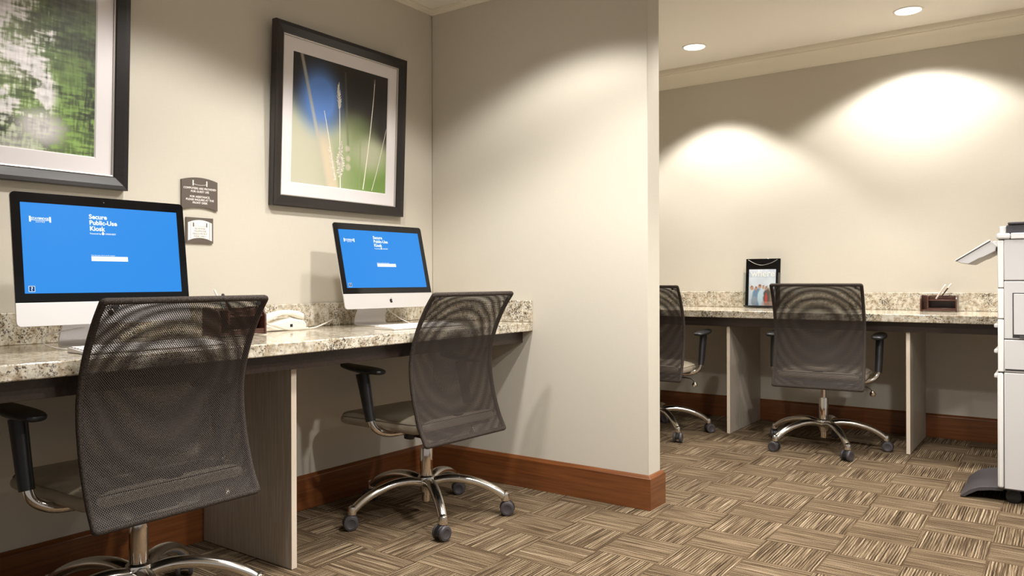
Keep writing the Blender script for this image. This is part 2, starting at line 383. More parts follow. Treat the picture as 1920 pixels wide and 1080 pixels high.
def desk_panel(x0, x1, y0, y1, label, front):
    t = thing('desk_support_panel', label, 'desk panel', ((x0+x1)/2, (y0+y1)/2, 0), 0)
    if front == 'x':   # front edge at x1
        bm = B(); box(bm, x0, x1-.0015, y0, y1, .002, ZT-.1005); wp('board', bm, M['panel'], t, bevel=.0008)
        bm = B(); box(bm, x1-.0013, x1, y0, y1, .002, ZT-.1005); wp('edge_band', bm, M['panel_edge'], t)
    else:
        bm = B(); box(bm, x0, x1, y0+.0015, y1, .002, ZT-.1005); wp('board', bm, M['panel'], t, bevel=.0008)
        bm = B(); box(bm, x0, x1, y0, y0+.0013, .002, ZT-.1005); wp('edge_band', bm, M['panel_edge'], t)
desk_panel(XA+.019, -2.176, 1.727, 1.749, 'grey woodgrain support panel under the left counter between the two near chairs', 'x')
desk_panel(-1.786, -1.766, 4.905, YC-.019, 'grey woodgrain support panel under the far counter between the two far chairs', 'y')
desk_panel(-.733, -.713, 4.905, YC-.019, 'grey woodgrain support panel under the far counter between chair and copier', 'y')

# ------------------------------------------------------------------ framed prints
def smooth(a, b, x): t = max(0, min(1, (x-a)/(b-a))); return t*t*(3-2*t)
def lerp(a, b, t): return tuple(a[i]+(b[i]-a[i])*t for i in range(3))
def hash2(i, j, k=0):
    x = math.sin(i*127.1+j*311.7+k*74.7)*43758.5453; return x-math.floor(x)
def vnoise(x, y, k=0):
    i, j = math.floor(x), math.floor(y); fx, fy = x-i, y-j; fx = fx*fx*(3-2*fx); fy = fy*fy*(3-2*fy)
    a = hash2(i, j, k); b = hash2(i+1, j, k); c = hash2(i, j+1, k); d = hash2(i+1, j+1, k)
    return a+(b-a)*fx+(c-a)*fy+(a-b-c+d)*fx*fy
def fbm(x, y, k=0, n=4):
    s = 0; a = .5
    for o in range(n): s += a*vnoise(x, y, k+o); x *= 2.03; y *= 2.03; a *= .5
    return s/(1-.5**n)
def art_pond(u, v):      # blurred green water reflection with white patches
    st = fbm(u*14, v*80, 1, 3); vt = fbm(u*110, v*16, 5, 3); w2 = fbm(u*26, v*30, 31, 3)
    n = fbm(u*5+.5*(w2-.5), v*6+.5*(w2-.5), 9, 4); tex = .45*st+.35*vt+.20*w2
    dark = (60, 66, 52); green = (100, 120, 72); lime = (138, 170, 92); grey = (120, 121, 120)
    c = lerp(dark, green, smooth(.30, .62, .55*fbm(u*6, v*9, 20, 4)+.45*tex))
    c = lerp(c, lime, smooth(.40, .62, tex)*smooth(.60, .15, v)*.9)
    c = lerp(c, (150, 152, 118), smooth(.75, .60, u)*smooth(.25, .5, v)*.45)
    c = lerp(c, grey, smooth(.62, .95, v)*smooth(.6, .85, u)*.75)
    wmask = smooth(.83, .66, u)*(.25+.75*smooth(.10, .34, v))
    wm = smooth(.43, .56, .58*n+.42*tex+.13*(wmask-.55))*smooth(.0, .4, wmask)
    blob = smooth(.5, .15, math.hypot((u-.70)/.20, (v-.13)/.16)*.5+.5*(tex-.45))
    c = lerp(c, (228, 222, 224), min(1, max(wm*.95, blob*.9)))
    k = .72+.56*tex; return tuple(max(0, min(255, q*k)) for q in c)
def art_grass(u, v):     # blurred meadow background, sharp stems are added on top
    black = (24, 19, 16); olive = (184, 188, 158); pale = (206, 200, 180); green = (118, 150, 74)
    c = lerp(olive, green, smooth(.2, .9, u)*smooth(.55, .1, v))
    c = lerp(c, pale, smooth(.35, .05, abs(u-.14))*smooth(.7, .3, v)*.75)
    top = smooth(.40, .70, v+.10*(u-.5)*2 + .05*math.sin(u*7))
    c = lerp(c, black, top)
    c = lerp(c, black, smooth(.62, 1.0, u)*smooth(.34, .58, v)*.9)
    c = lerp(c, (92, 112, 58), smooth(.26, .05, math.hypot(u-.70, (v-.50)*1.2))*.55)
    c = lerp(c, (200, 198, 176), smooth(.26, .04, math.hypot(u-.82, (v-.30)*1.1))*.75)
    b = smooth(.36, .04, math.hypot((u-.27)*1.1, (v-.69)*.95)); c = lerp(c, (92, 140, 216), min(1, b*1.35))
    for (ua, va, ub, vb, wd, cc, op) in ((.08, 1.0, .36, 0, .024, (200, 192, 176), .75), (.26, .60, .42, 0, .085, (226, 208, 180), .85), (.52, .95, .57, .3, .016, (110, 116, 88), .5), (.70, .42, .70, 0, .014, (150, 160, 116), .6), (.5, .35, .5, 0, .02, (184, 176, 150), .25)):
        if vb <= v <= va:
            uu = ua+(ub-ua)*(va-v)/(va-vb); fd = (1 if wd < .05 else smooth(va, va-.35, v)); c = lerp(c, cc, op*fd*smooth(wd, wd*.3, abs(u-uu)))
    for (bu, bv, br) in ((.56, .33, .035), (.57, .25, .035), (.57, .18, .04)):
        c = lerp(c, (214, 202, 184), .75*smooth(br, br*.4, math.hypot(u-bu, v-bv)))
    return tuple(max(0, min(255, q)) for q in c)
def framed_print(yc, label, art, fn, lean, stems=False, W=.785, z0=1.322, z1=2.100):
    # local: x = along wall (+y world), z up, y toward room is +out. Built in local frame then placed
    t = thing('framed_print', label, 'picture', (XA, yc, z0))
    H = z1-z0
    L = Matrix.Rotation(math.atan2(lean, H), 4, 'Y')      # leans out at the top
    P = L @ Matrix(((0, 0, 1, 0), (1, 0, 0, 0), (0, 1, 0, 0), (0, 0, 0, 1)))    # (a, b, out) -> (x=out, y=a, z=b)
    def T(bm): bmesh.ops.transform(bm, matrix=P, verts=bm.verts); return bm
    fwid = .047; D = .034
    bm = B(); rings = []
    prof = [(0, .002), (0, D-.003), (.003, D), (.016, D-.002), (fwid-.004, D-.010), (fwid, D-.013), (fwid, D-.020), (fwid-.006, .002)]
    for o_, d in prof:
        rings.append([Vector((x, y, d)) for x, y in ((-W/2+o_, o_), (W/2-o_, o_), (W/2-o_, H-o_), (-W/2+o_, H-o_))])
    rings.append(rings[0]); loft(bm, rings, caps=False); bmesh.ops.remove_doubles(bm, verts=bm.verts, dist=1e-6)
    obj('frame_moulding', T(bm), M['frame'], t, smooth=False)
    bm = B(); i0, i1 = fwid-.0005, fwid+.004; rings = []
    for o_, d in ((i0, .008), (i0, D-.014), (i1, D-.0155), (i1, .008)):
        rings.append([Vector((x, y, d)) for x, y in ((-W/2+o_, o_), (W/2-o_, o_), (W/2-o_, H-o_), (-W/2+o_, H-o_))])
    rings.append(rings[0]); loft(bm, rings, caps=False); bmesh.ops.remove_doubles(bm, verts=bm.verts, dist=1e-6); obj('inner_fillet', T(bm), M['fillet'], t, smooth=False)
    mo = fwid+.0045; mi_ = .108
    bm = B(); rings = []
    for o_, d in ((mo, .004), (mo, .012), (mi_-.004, .012), (mi_, .0085), (mi_, .004)):
        rings.append([Vector((x, y, d)) for x, y in ((-W/2+o_, o_), (W/2-o_, o_), (W/2-o_, H-o_), (-W/2+o_, H-o_))])
    rings.append(rings[0]); loft(bm, rings, caps=False); bmesh.ops.remove_doubles(bm, verts=bm.verts, dist=1e-6); obj('mat_board', T(bm), M['mat'], t, smooth=False)
    # the print
    aw, ah = W-2*mi_, H-2*mi_; nx, ny = 200, 210
    bm = B(); cl = bm.verts.layers.float_color.new('ink'); g = []
    for j in range(ny+1):
        row = []
        for i in range(nx+1):
            vtx = bm.verts.new((-aw/2+aw*i/nx, mi_+ah*j/ny, .0075)); c = fn(i/nx, j/ny); cc = srgb(*c); vtx[cl] = cc; row.append(vtx)
        g.append(row)
    for j in range(ny):
        for i in range(nx): bm.faces.new((g[j][i], g[j][i+1], g[j+1][i+1], g[j+1][i]))
    pr = obj('print_sheet', T(bm), M['art'], t, smooth=False)
    if stems:
        def U(u, v): return Vector((-aw/2+aw*u, mi_+ah*v, .0079))
        def strip(bm, pts, w0, w1):
            n = len(pts); L_, R_ = [], []
            for i, p in enumerate(pts):
                d = (pts[min(i+1, n-1)]-pts[max(i-1, 0)]).normalized(); s = Vector((-d.y, d.x, 0)); wd = w0+(w1-w0)*i/(n-1)
                L_.append(bm.verts.new(p+s*wd)); R_.append(bm.verts.new(p-s*wd))
            for i in range(n-1): bm.faces.new((L_[i], R_[i], R_[i+1], L_[i+1]))
        bm = B()
        strip(bm, catmull([U(.492, .0), U(.487, .12), U(.480, .3), U(.468, .62), U(.45, .80)], 6), .0032, .0014)
        strip(bm, catmull([U(.44, .06), U(.40, .22), U(.36, .40), U(.31, .60)], 6), .0032, .0014)
        strip(bm, catmull([U(.74, .01), U(.775, .25), U(.81, .52), U(.838, .80), U(.845, .92)], 6), .0030, .0016)
        strip(bm, catmull([U(.84, .01), U(.90, .20), U(.96, .42), U(.995, .56)], 6), .0016, .0010)
        rnd = random.Random(3)
        for k in range(70):      # feathery seed heads
            v = rnd.uniform(.64, .82); u0 = .468-.10*(v-.62); l = .028*(1-abs(v-.71)/.16); sd = rnd.choice((-1, 1))
            strip(bm, [U(u0, v), U(u0+sd*l*rnd.uniform(.3, 1), v+rnd.uniform(.01, .04))], .0019, .0007)
        for k in range(150):
            v = rnd.uniform(.10, .36); u0 = .487; l = .055*(1-abs(v-.2)/.2); sd = rnd.choice((-1, 1))
            strip(bm, [U(u0, v), U(u0+sd*l*rnd.uniform(.3, 1), v+rnd.uniform(-.03, .03))], .0021, .0008)
        for k in range(60):
            v = rnd.uniform(.06, .32); u0 = .43-.25*(v-.06); sd = rnd.choice((-1, 1))
            strip(bm, [U(u0, v), U(u0+sd*.025*rnd.uniform(.3, 1), v+rnd.uniform(-.01, .03))], .0014, .0004)
        for f in range(2): strip(bm, [U(.845, .86), U(.84+.012*f, .96)], .001, .0003)
        obj('grass_stems', T(bm), M['straw'], pr, smooth=False)
    bm = B(); box(bm, -W/2+mo, W/2-mo, mo, H-mo, .0135, .0150); obj('glazing', T(bm), M['picglass'], t, smooth=False)
    return t
framed_print(1.036, 'black framed print of a green and white blurred pond scene, above the left computer', 'pond', art_pond, .028)
framed_print(2.434, 'black framed print of pale grass stems on blue and black, above the right computer', 'grass', art_grass, .030, True)

# ------------------------------------------------------------------ wall signs
def wall_T(y, z, out=0):   # local (a, b, out) -> world on left wall
    return Matrix(((0, 0, 1, out), (1, 0, 0, y), (0, 1, 0, z), (0, 0, 0, 1)))
def arch_outline(w, h, sag, n=14):
    bot = [(-w/2+w*i/n, -h/2+sag*(1-(2*i/n-1)**2)) for i in range(n+1)]
    top = [(w/2-w*i/n, h/2-sag+sag*(1-(2*i/n-1)**2)) for i in range(n+1)]
    return bot+top
def bridge_mark(bm, w, h, line, T):
    for s in (-1, 1):
        box(bm, s*w/2-w*.04, s*w/2+w*.04, 0, h, 0, .0006, T)
    n = 10
    for i in range(n):
        x0, x1 = -w/2+w*i/n, -w/2+w*(i+1)/n; f = lambda x: h*.12+h*.22*(2*x/w)**2
        a = [(x0, f(x0)), (x1, f(x1)), (x1, f(x1)+line), (x0, f(x0)+line)]
        prism(bm, a, 0, .0005, T)
s1 = thing('wall_sign', 'brown arched wall sign about computers for guest use, upper of two between the prints', 'sign', (XA, 1.722, 1.339))
P0 = wall_T(0, 0)
bm = B(); prism(bm, arch_outline(.152, .125, .012), .001, .009, P0); obj('plate', bm, M['signplate'], s1, smooth=False)
bm = B(); bridge_mark(bm, .058, .021, .0013, P0 @ Matrix.Translation((0, .030, .009))); obj('bridge_emblem', bm, M['signwhite'], s1, smooth=False)
for s, z in (('COMPUTERS ARE PROVIDED', .0165), ('FOR GUEST USE', .0045), ('FOR ASSISTANCE,', -.0155), ('PLEASE INQUIRE AT THE', -.0270), ('FRONT DESK', -.0385)):
    text_mesh('lettering', s, .0108, M['signwhite'], s1, P0 @ Matrix.Translation((0, z, .0094)), 'CENTER', .0002, 1.0, .00022)
s2 = thing('wall_sign', 'small square sign with white centre about the in-house telephone, lower of two', 'sign', (XA, 1.722, 1.198))
bm = B(); box(bm, -.057, .057, -.049, .049, .001, .008, P0); obj('plate', bm, M['signplate'], s2, smooth=False)
bm = B(); prism(bm, arch_outline(.101, .080, .011), .008, .0092, P0); wc = obj('white_panel', bm, M['signwhite'], s2, smooth=False)
for x in (-.040, .040, .0425):
    bm = B(); box(bm, x-.0004, x+.0004, -.034, .036, .0092, .0095, P0); obj('pinstripe', bm, M['signplate'], wc, smooth=False)
bm = B(); bridge_mark(bm, .056, .016, .0006, P0 @ Matrix.Translation((0, .013, .0092))); obj('bridge_emblem', bm, M['signplate'], s2, smooth=False)
for s, z in (('IN-HOUSE', .0035), ('TELEPHONE', -.0065), ('RINGS FRONT', -.0165), ('DESK ONLY', -.0265)):
    text_mesh('lettering', s, .0098, M['signgrey'], s2, P0 @ Matrix.Translation((0, z, .0094)), 'CENTER', .0002)

# ------------------------------------------------------------------ computers
def computer(x, y, z, yaw, tilt, label, grp):
    """x,y,z: centre of the lower edge of the glass. local: X right along the screen, Y toward viewer is -Y, Z up"""
    W, HG, HC = .512, .318, .067
    t = thing('all_in_one_computer', label, 'computer', (x, y, ZT), yaw, grp)
    zz = z-ZT
    Tt = Matrix.Translation((0, 0, zz)) @ Matrix.Rotation(-tilt, 4, 'X')
    PT = Tt @ Matrix(((1, 0, 0, 0), (0, 0, -1, 0), (0, 1, 0, 0), (0, 0, 0, 1)))  # (a, b, out) -> a right, b up, out -> -Y
    R = .013
    out = rrect(W, HG+HC, R, 6, 0, (HG-HC)/2)
    bm = B(); rings = []
    for ins, d in ((0, -.0012), (0, -.0055), (.012, -.009), (.06, -.020), (.12, -.033), (.165, -.038)):
        sx = (W-2*ins)/W; sy = (HG+HC-1.6*ins)/(HG+HC)
        rings.append([Vector((px*sx, (py-(HG-HC)/2)*sy+(HG-HC)/2, d)) for px, py in out])
    loft(bm, rings); bmesh.ops.transform(bm, matrix=PT, verts=bm.verts); obj('housing', bm, M['alu'], t)
    # front: glass and chin
    bm = B(); prism(bm, rrect(W, HG, [.0005, R, R, .0005], 6, 0, HG/2), -.0010, .0012, PT); gl = obj('front_glass', bm, M['bezel'], t, smooth=False, bevel=.0005)
    bm = B(); prism(bm, rrect(W, HC-.0004, [R, .0005, .0005, R], 6, 0, -HC/2-.0002), -.0010, .0010, PT); ch = obj('chin', bm, M['alu'], t, smooth=False, bevel=.0005)
    SW, SH = .463, .262; sx0, sy0 = -SW/2, .0262
    bm = B(); box(bm, sx0, sx0+SW, sy0, sy0+SH, .0012, .0015, PT); sc = obj('screen', bm, M['screen'], t, smooth=False)
    def SP(u, v): return PT @ Matrix.Translation((sx0+SW*u, sy0+SH*v, .0016))
    for s, v in (('Secure', .858), ('Public-Use', .789), ('Kiosk', .720)):
        text_mesh('screen_title', s, .0192, M['white_e'], sc, SP(.400, v), 'LEFT', .0001, 1.0, .0006)
    text_mesh('screen_credit', 'Powered by', .0068, M['white_e'], sc, SP(.400, .677), 'LEFT', .0001, 1.0, .0001)
    text_mesh('screen_credit', 'UNIGUEST', .0068, M['white_e'], sc, SP(.497, .677), 'LEFT', .0001, 1.0, .0001)
    bm = B(); prism(bm, [(0, -.003), (.0035, -.0015), (.004, .002), (.0022, .0055), (0, .0095), (-.0022, .0055), (-.004, .002), (-.0035, -.0015)], 0, .0002, SP(.483, .683)); obj('flame_mark', bm, M['white_e'], sc, smooth=False)
    bm = B(); box(bm, 0, .109, 0, .0145, 0, .0002, SP(.400, .365)); obj('input_field', bm, M['white_e'], sc, smooth=False)
    text_mesh('screen_prompt', 'Enter the access code to use this computer', .0044, M['white_e'], sc, SP(.400, .427), 'LEFT', .0001, .92)
    # emblem of two towers joined by a bridge
    bm = B(); T0 = SP(.108, .822)
    for s in (-1, 1): box(bm, s*.0265-.0024, s*.0265+.0024, -.009, .0075, 0, .0002, T0)
    n = 8
    for i in range(n):
        x0, x1 = -.024+.048*i/n, -.024+.048*(i+1)/n; f = lambda q: -.0035-.0012*(1-(q/.024)**2)*0+.0016*(q/.024)**2-.002
        prism(bm, [(x0, f(x0)), (x1, f(x1)), (x1, f(x1)+.0013), (x0, f(x0)+.0013)], 0, .0002, T0)
    obj('bridge_emblem', bm, M['white_e'], sc, smooth=False)
    text_mesh('screen_name', 'STAYBRIDGE', .0088, M['white_e'], sc, T0 @ Matrix.Translation((0, -.0018, 0)), 'CENTER', .0001, .9, .0002)
    text_mesh('screen_name', 'SUITES', .0052, M['white_e'], sc, T0 @ Matrix.Translation((0, -.0105, 0)), 'CENTER', .0001, 1.6, .0001)
    # help icon
    T1 = SP(.022, .018)
    bm = B(); box(bm, 0, .0165, 0, .0165, 0, .0002, T1); hi = obj('help_icon', bm, M['white_e'], sc, smooth=False)
    bm = B(); box(bm, .0012, .0153, .0012, .0153, .0002, .0004, T1); obj('help_icon_field', bm, M['navy_e'], sc, smooth=False)
    text_mesh('help_icon_mark', '?', .0155, M['white_e'], sc, T1 @ Matrix.Translation((.0082, .0030, .0005)), 'CENTER', .0001, 1, .0003)
    bm = B(); lathe(bm, [(0, 0), (.0018, 0), (.0018, .0003), (0, .0003)], (0, 0, 0), 12, PT @ Matrix.Translation((0, HG-.0145, .0012))); obj('webcam', bm, M['darkgrey'], t, smooth=False)
    # fruit mark on the chin
    pts = []
    for k in range(28):
        a = PI/2+2*PI*k/28; rx = .0098; ry = .0104
        x_ = rx*math.cos(a); y_ = ry*math.sin(a)*(.97 if math.sin(a) > 0 else 1)
        dip = .0022*math.exp(-(x_/.0028)**2); y_ -= dip if math.sin(a) > 0 else -dip*.55
        dx, dy = x_-.0118, y_-.0012
        if math.hypot(dx, dy) < .0056: q = .0056/max(1e-5, math.hypot(dx, dy)); x_, y_ = .0118+dx*q, .0012+dy*q
        pts.append((x_*.86, y_))
    PL = PT @ Matrix.Translation((0, -HC/2-.001, .0010))
    bm = B(); prism(bm, pts, 0, .0003, PL); prism(bm, [(0, .0098), (.0012, .0128), (.0046, .0150), (.0044, .0122), (.0022, .0104)], 0, .0003, PL)
    obj('fruit_emblem', bm, M['logo'], ch, smooth=False)
    # stand: one bent sheet (foot, bend, upright)
    hingey = .058; topz = zz+.10
    side = catmull([(0, -.010, .0025), (0, .060, .0025), (0, .118, .0030), (0, .138, .012), (0, .136, .040), (0, .118, .085), (0, .098, .125), (0, .083, topz)], 5)
    bm = B(); rings = []
    for i, p in enumerate(side):
        d = (side[min(i+1, len(side)-1)]-side[max(i-1, 0)]).normalized(); nrm = Vector((0, -d.z, d.y)); w_ = .091-.012*min(1, max(0, (p.z-.01)/.1)); h_ = .0024
        rings.append([p+Vector((sx*w_, 0, 0))+nrm*h_*sz for sx, sz in ((-1, -1), (1, -1), (1, 1), (-1, 1))])
    loft(bm, rings); obj('stand', bm, M['alu'], t, bevel=.001)
    bm = B(); box(bm, -.045, .045, .030, .088, topz-.03, topz+.01); obj('hinge', bm, M['alu'], t, bevel=.004)
    return t
computer(-2.357, 1.195, .942, math.radians(88.0), math.radians(7.4), 'aluminium all-in-one computer with blue kiosk screen, large and nearest, at the left edge', 'kiosk computers on the left counter')
computer(-2.460, 2.497, .946, math.radians(85.2), math.radians(13.9), 'aluminium all-in-one computer with blue kiosk screen, farther one near the partition corner', 'kiosk computers on the left counter')

def keyboard(x, y, rz, label):
    t = thing('keyboard', label, 'keyboard', (x, y, ZT), rz, 'keyboards on the left counter')
    bm = B(); W_, D_ = .430, .115      # origin at left front corner; X right, Y away
    vs = box(bm, 0, W_, 0, D_, .0006, .006)
    for v in vs:
        if v.co.y > .01 and v.co.z > .004: v.co.z = .015
    obj('case', bm, M['alu'], t, bevel=.0015)
    bm = B()
    for r in range(6):
        for c in range(18 if r else 19):
            x0 = .008+c*.0218*(19/19); y0 = .006+r*.0178
            zc = .006+.009*(y0+.008)/D_
            if r == 0 and 4 <= c <= 9:
                if c == 4: box(bm, x0, x0+.0218*6-.003, y0, y0+.015, zc-.001, zc+.003)
                continue
            box(bm, x0, x0+.0188, y0, y0+.015, zc-.001, zc+.003)
    obj('keycaps', bm, M['white'], t, smooth=False)
    return t
keyboard(-2.180, 1.040, math.radians(88.5), 'slim white keyboard in front of the nearest computer, mostly behind the chair back')
keyboard(-2.215, 2.270, math.radians(88.0), 'slim white keyboard in front of the farther computer')
def cable(name, pts, r, m, label, grp=None, n=10):
    bm = B(); tube(bm, catmull(pts, n), r, 8); o = obj(name, bm, m); 
    c = Vector(pts[0]); o.data.transform(Matrix.Translation(-c)); o.location = c
    return tag(o, label, 'cable', grp)
cable('white_cable', [(-2.46, 1.17, .86), (-2.47, 1.10, .850), (-2.462, 1.052, .838), (-2.43, 1.040, .820), (-2.39, 1.066, .806), (-2.33, 1.11, .804), (-2.285, 1.18, .804), (-2.276, 1.26, .806)], .0021, M['white'], 'white cable looping out from behind the nearest computer stand')
cable('white_cable', [(-2.555, 2.56, .90), (-2.535, 2.57, .865), (-2.49, 2.59, .83), (-2.43, 2.585, .812), (-2.37, 2.55, .804), (-2.342, 2.50, .806)], .0021, M['white'], 'white cable hanging beside the farther computer stand down to its keyboard')
bm = B(); box(bm, -2.690, -2.640, 1.245, 1.29, ZT, ZT+.035); box(bm, -2.6395, -2.600, 1.252, 1.283, ZT+.004, ZT+.030)
o = obj('power_adapter', bm, M['darkgrey'], bevel=.004); o.data.transform(Matrix.Translation((2.645, -1.268, -ZT))); o.location = (-2.645, 1.268, ZT)
tag(o, 'small dark grey adapter on the counter behind the nearest computer stand', 'adapter')

# ------------------------------------------------------------------ telephone
ph = thing('telephone', 'cream desk telephone with handset on the left counter between the computers', 'telephone', (-2.635, 2.015, ZT), 0)
side = [(-.112, .002), (.100, .002), (.104, .022), (.088, .038), (.032, .050), (-.060, .031), (-.112, .020)]
bm = B(); loft(bm, [[Vector((x, y*q, z*(1 if q == 1 else .92))) for y, z in side] for x, q in ((-.060, .97), (-.054, 1), (.064, 1), (.070, .97))]); obj('body', bm, M['cream'], ph, bevel=.005, seg=3)
bm = B(); rings = []
for y, wx, zc, hz in ((-.114, .014, .046, .008), (-.108, .024, .047, .014), (-.080, .028, .051, .016), (-.045, .022, .063, .012), (.0, .020, .073, .010), (.040, .022, .071, .012), (.072, .028, .062, .017), (.096, .026, .054, .015), (.104, .014, .052, .008)):
    rings.append([Vector((.034+wx*math.copysign(abs(math.cos(a))**.6, math.cos(a)), y, zc+hz*math.copysign(abs(math.sin(a))**.6, math.sin(a)))) for a in [2*PI*k/16 for k in range(16)]])
loft(bm, rings); obj('handset', bm, M['cream'], ph)
bm = B(); box(bm, .0695, .0706, .016, .029, .014, .026); obj('socket', bm, M['black'], ph)
bm = B()
for r in range(4):
    for c in range(3): box(bm, -.050+c*.020, -.038+c*.020, -.052+r*.019, -.040+r*.019, .028+r*.0042, .0355+r*.0042)
obj('keypad', bm, M['white'], ph, bevel=.001)
def coil(path, R=.0042, r=.0013, pitch=.0040):
    p = catmull(path, 14); L = [0]
    for a, b in zip(p, p[1:]): L.append(L[-1]+(b-a).length)
    N = int(L[-1]/pitch)*8; out = []; j = 0
    for i in range(N+1):
        s = L[-1]*i/N
        while j < len(L)-2 and L[j+1] < s: j += 1
        f = (s-L[j])/max(1e-9, L[j+1]-L[j]); q = p[j].lerp(p[j+1], f); d = (p[j+1]-p[j]).normalized()
        n1 = d.cross(Vector((0, 0, 1))); n1 = (n1 if n1.length > .1 else Vector((1, 0, 0))).normalized(); n2 = n1.cross(d); a = 2*PI*i/8
        out.append(q+n1*R*math.cos(a)+n2*R*math.sin(a))
    bm = B(); tube(bm, out, r, 5); return bm
bm = coil([(.040, -.120, .044), (.066, -.112, .038), (.084, -.080, .026), (.090, -.030, .012), (.092, .010, .006), (.090, .060, .006), (.080, .100, .006)])
obj('coiled_cord', bm, M['cream'], ph)
cable('phone_line_cord', [(-2.560, 2.125, .804), (-2.566, 2.17, .808), (-2.60, 2.25, .820), (-2.65, 2.32, .826), (-2.690, 2.362, .826)], .0028, M['cream'], 'cream phone line cord rising from the telephone to the backsplash')

# ------------------------------------------------------------------ organizers and pens
def organizer(x, y, rz, label):
    t = thing('desk_organizer', label, 'organizer', (x, y, ZT+.0035), rz, 'brown wooden desk organizers')
    W_, D_, Hh = .200, .105, .102
    for s in (-1, 1):
        bm = B(); pr = [(-D_/2, 0), (D_/2, 0), (D_/2, Hh), (D_/2-.05, Hh), (-D_/2+.012, Hh-.010), (-D_/2, Hh-.03)]
        loft(bm, [[Vector((s*W_/2+q, a, b)) for a, b in pr] for q in (-.008*(s > 0), .008*(s < 0))])
        obj('side_panel', bm, M['espresso'], t, bevel=.001)
    iw = W_/2-.0085
    bm = B(); box(bm, -iw, iw, D_/2-.008, D_/2, .0005, Hh-.004); obj('back_panel', bm, M['espresso'], t, bevel=.001)
    bm = B(); box(bm, -iw, iw, -D_/2+.002, D_/2-.0085, .004, .011); obj('shelf', bm, M['espresso'], t, bevel=.001)
    bm = B(); box(bm, -.0535, iw, -D_/2+.012, D_/2-.0085, .066, .073); obj('shelf', bm, M['espresso'], t, bevel=.001)
    bm = B(); n = 16   # scooped upper front
    hw = (iw+.0535)/2; mx_ = (iw-.0535)/2; ol = [(-.0535, .0735)]+[(iw, .0735)]+[(mx_+hw-2*hw*i/n, Hh-.003-.012*math.sin(PI*i/n)) for i in range(n+1)]
    prism(bm, ol, 0, .007, Matrix(((1, 0, 0, 0), (0, 0, 1, -D_/2+.050), (0, 1, 0, 0), (0, 0, 0, 1)))); obj('front_lip', bm, M['espresso'], t, bevel=.001)
    bm = B(); box(bm, -.0535, iw, -D_/2+.003, -D_/2+.009, .0115, .022); obj('front_rail', bm, M['espresso'], t, bevel=.001)
    bm = B(); box(bm, -.0615, -.0540, -D_/2+.004, D_/2-.009, .0115, .094); obj('divider', bm, M['espresso'], t, bevel=.001)
    return t
organizer(-.622, 5.402, 0, 'dark brown wooden desk organizer with pens on the far counter beside the copier')
organizer(-2.490, 1.722, math.radians(90), 'dark brown wooden desk organizer on the left counter, seen through the first chair back')
def pen(p0, p1, m, label, r=.0042, tip=None):
    p0, p1 = Vector(p0), Vector(p1); d = (p1-p0)
    t = thing('pen', label, 'pen', p0)
    bm = B(); tube(bm, [d*0, d*.02, d*.72], [.0012, r, r], 10); obj('barrel', bm, m, t)
    bm = B(); tube(bm, [d*.725, d*.97, d], [r*1.12, r*1.0, r*.5], 10); obj('cap', bm, tip or m, t)
    return t
zc = ZT+.079
pen((-.640, 5.400, zc), (-.585, 5.385, zc+.090), M['pink'], 'pale pink pen leaning in the organizer, left of the two pens by the copier', .005)
pen((-.622, 5.405, zc), (-.556, 5.395, zc+.096), M['espresso'], 'brown pen with cream cap leaning in the organizer, right of the two pens', .004, M['cream'])
pen((-2.515, 1.700, zc), (-2.515, 1.653, zc+.092), M['teal'], 'thin teal pen with white tip above the first chair back', .0032, M['white'])
pen((-2.535, 1.745, zc), (-2.535, 1.700, zc+.076), M['darkgrey'], 'short dark pen just showing above the first chair back', .0055)

# ------------------------------------------------------------------ magazine display
mg = thing('brochure_holder', 'black and clear acrylic brochure holder on the far counter holding a magazine', 'brochure holder', (-1.721, 5.385, ZT+.0035), 0)
tl = Matrix.Rotation(math.radians(-5), 4, 'X')
bm = B(); box(bm, -.121, .121, .040, .046, .012, .352, tl); obj('backboard', bm, M['bezel'], mg, bevel=.001)
bm = B(); box(bm, -.135, .128, -.050, .075, .0, .006); obj('base_plate', bm, M['acrylic'], mg, bevel=.001)
bm = B(); box(bm, -.112, .121, -.026, -.021, .018, .250, tl); obj('front_pocket', bm, M['acrylic'], mg, bevel=.001)
for s in (-1, 1):
    bm = B(); x0 = -.1175 if s < 0 else .1215; box(bm, x0, x0+.005, -.026, .0395, .018, .250, tl); obj('pocket_side', bm, M['acrylic'], mg, bevel=.001)
bm = B(); box(bm, -.112, .121, -.026, .0395, .010, .0175, tl); obj('pocket_floor', bm, M['black'], mg, bevel=.001)
bm = B()
tube(bm, [tl @ p for p in catmull([(-.105, .038, .345), (-.05, .036, .315), (.0, .036, .306), (.06, .036, .322), (.10, .038, .345)], 8)], [(.007, .002)]*33, 8); obj('clear_clip', bm, M['fillet'], mg)
mz = thing('magazine', 'travel magazine with a white title and seated people on its cover, in the clear holder', 'magazine', (-1.715, 5.385, ZT+.021), 0)
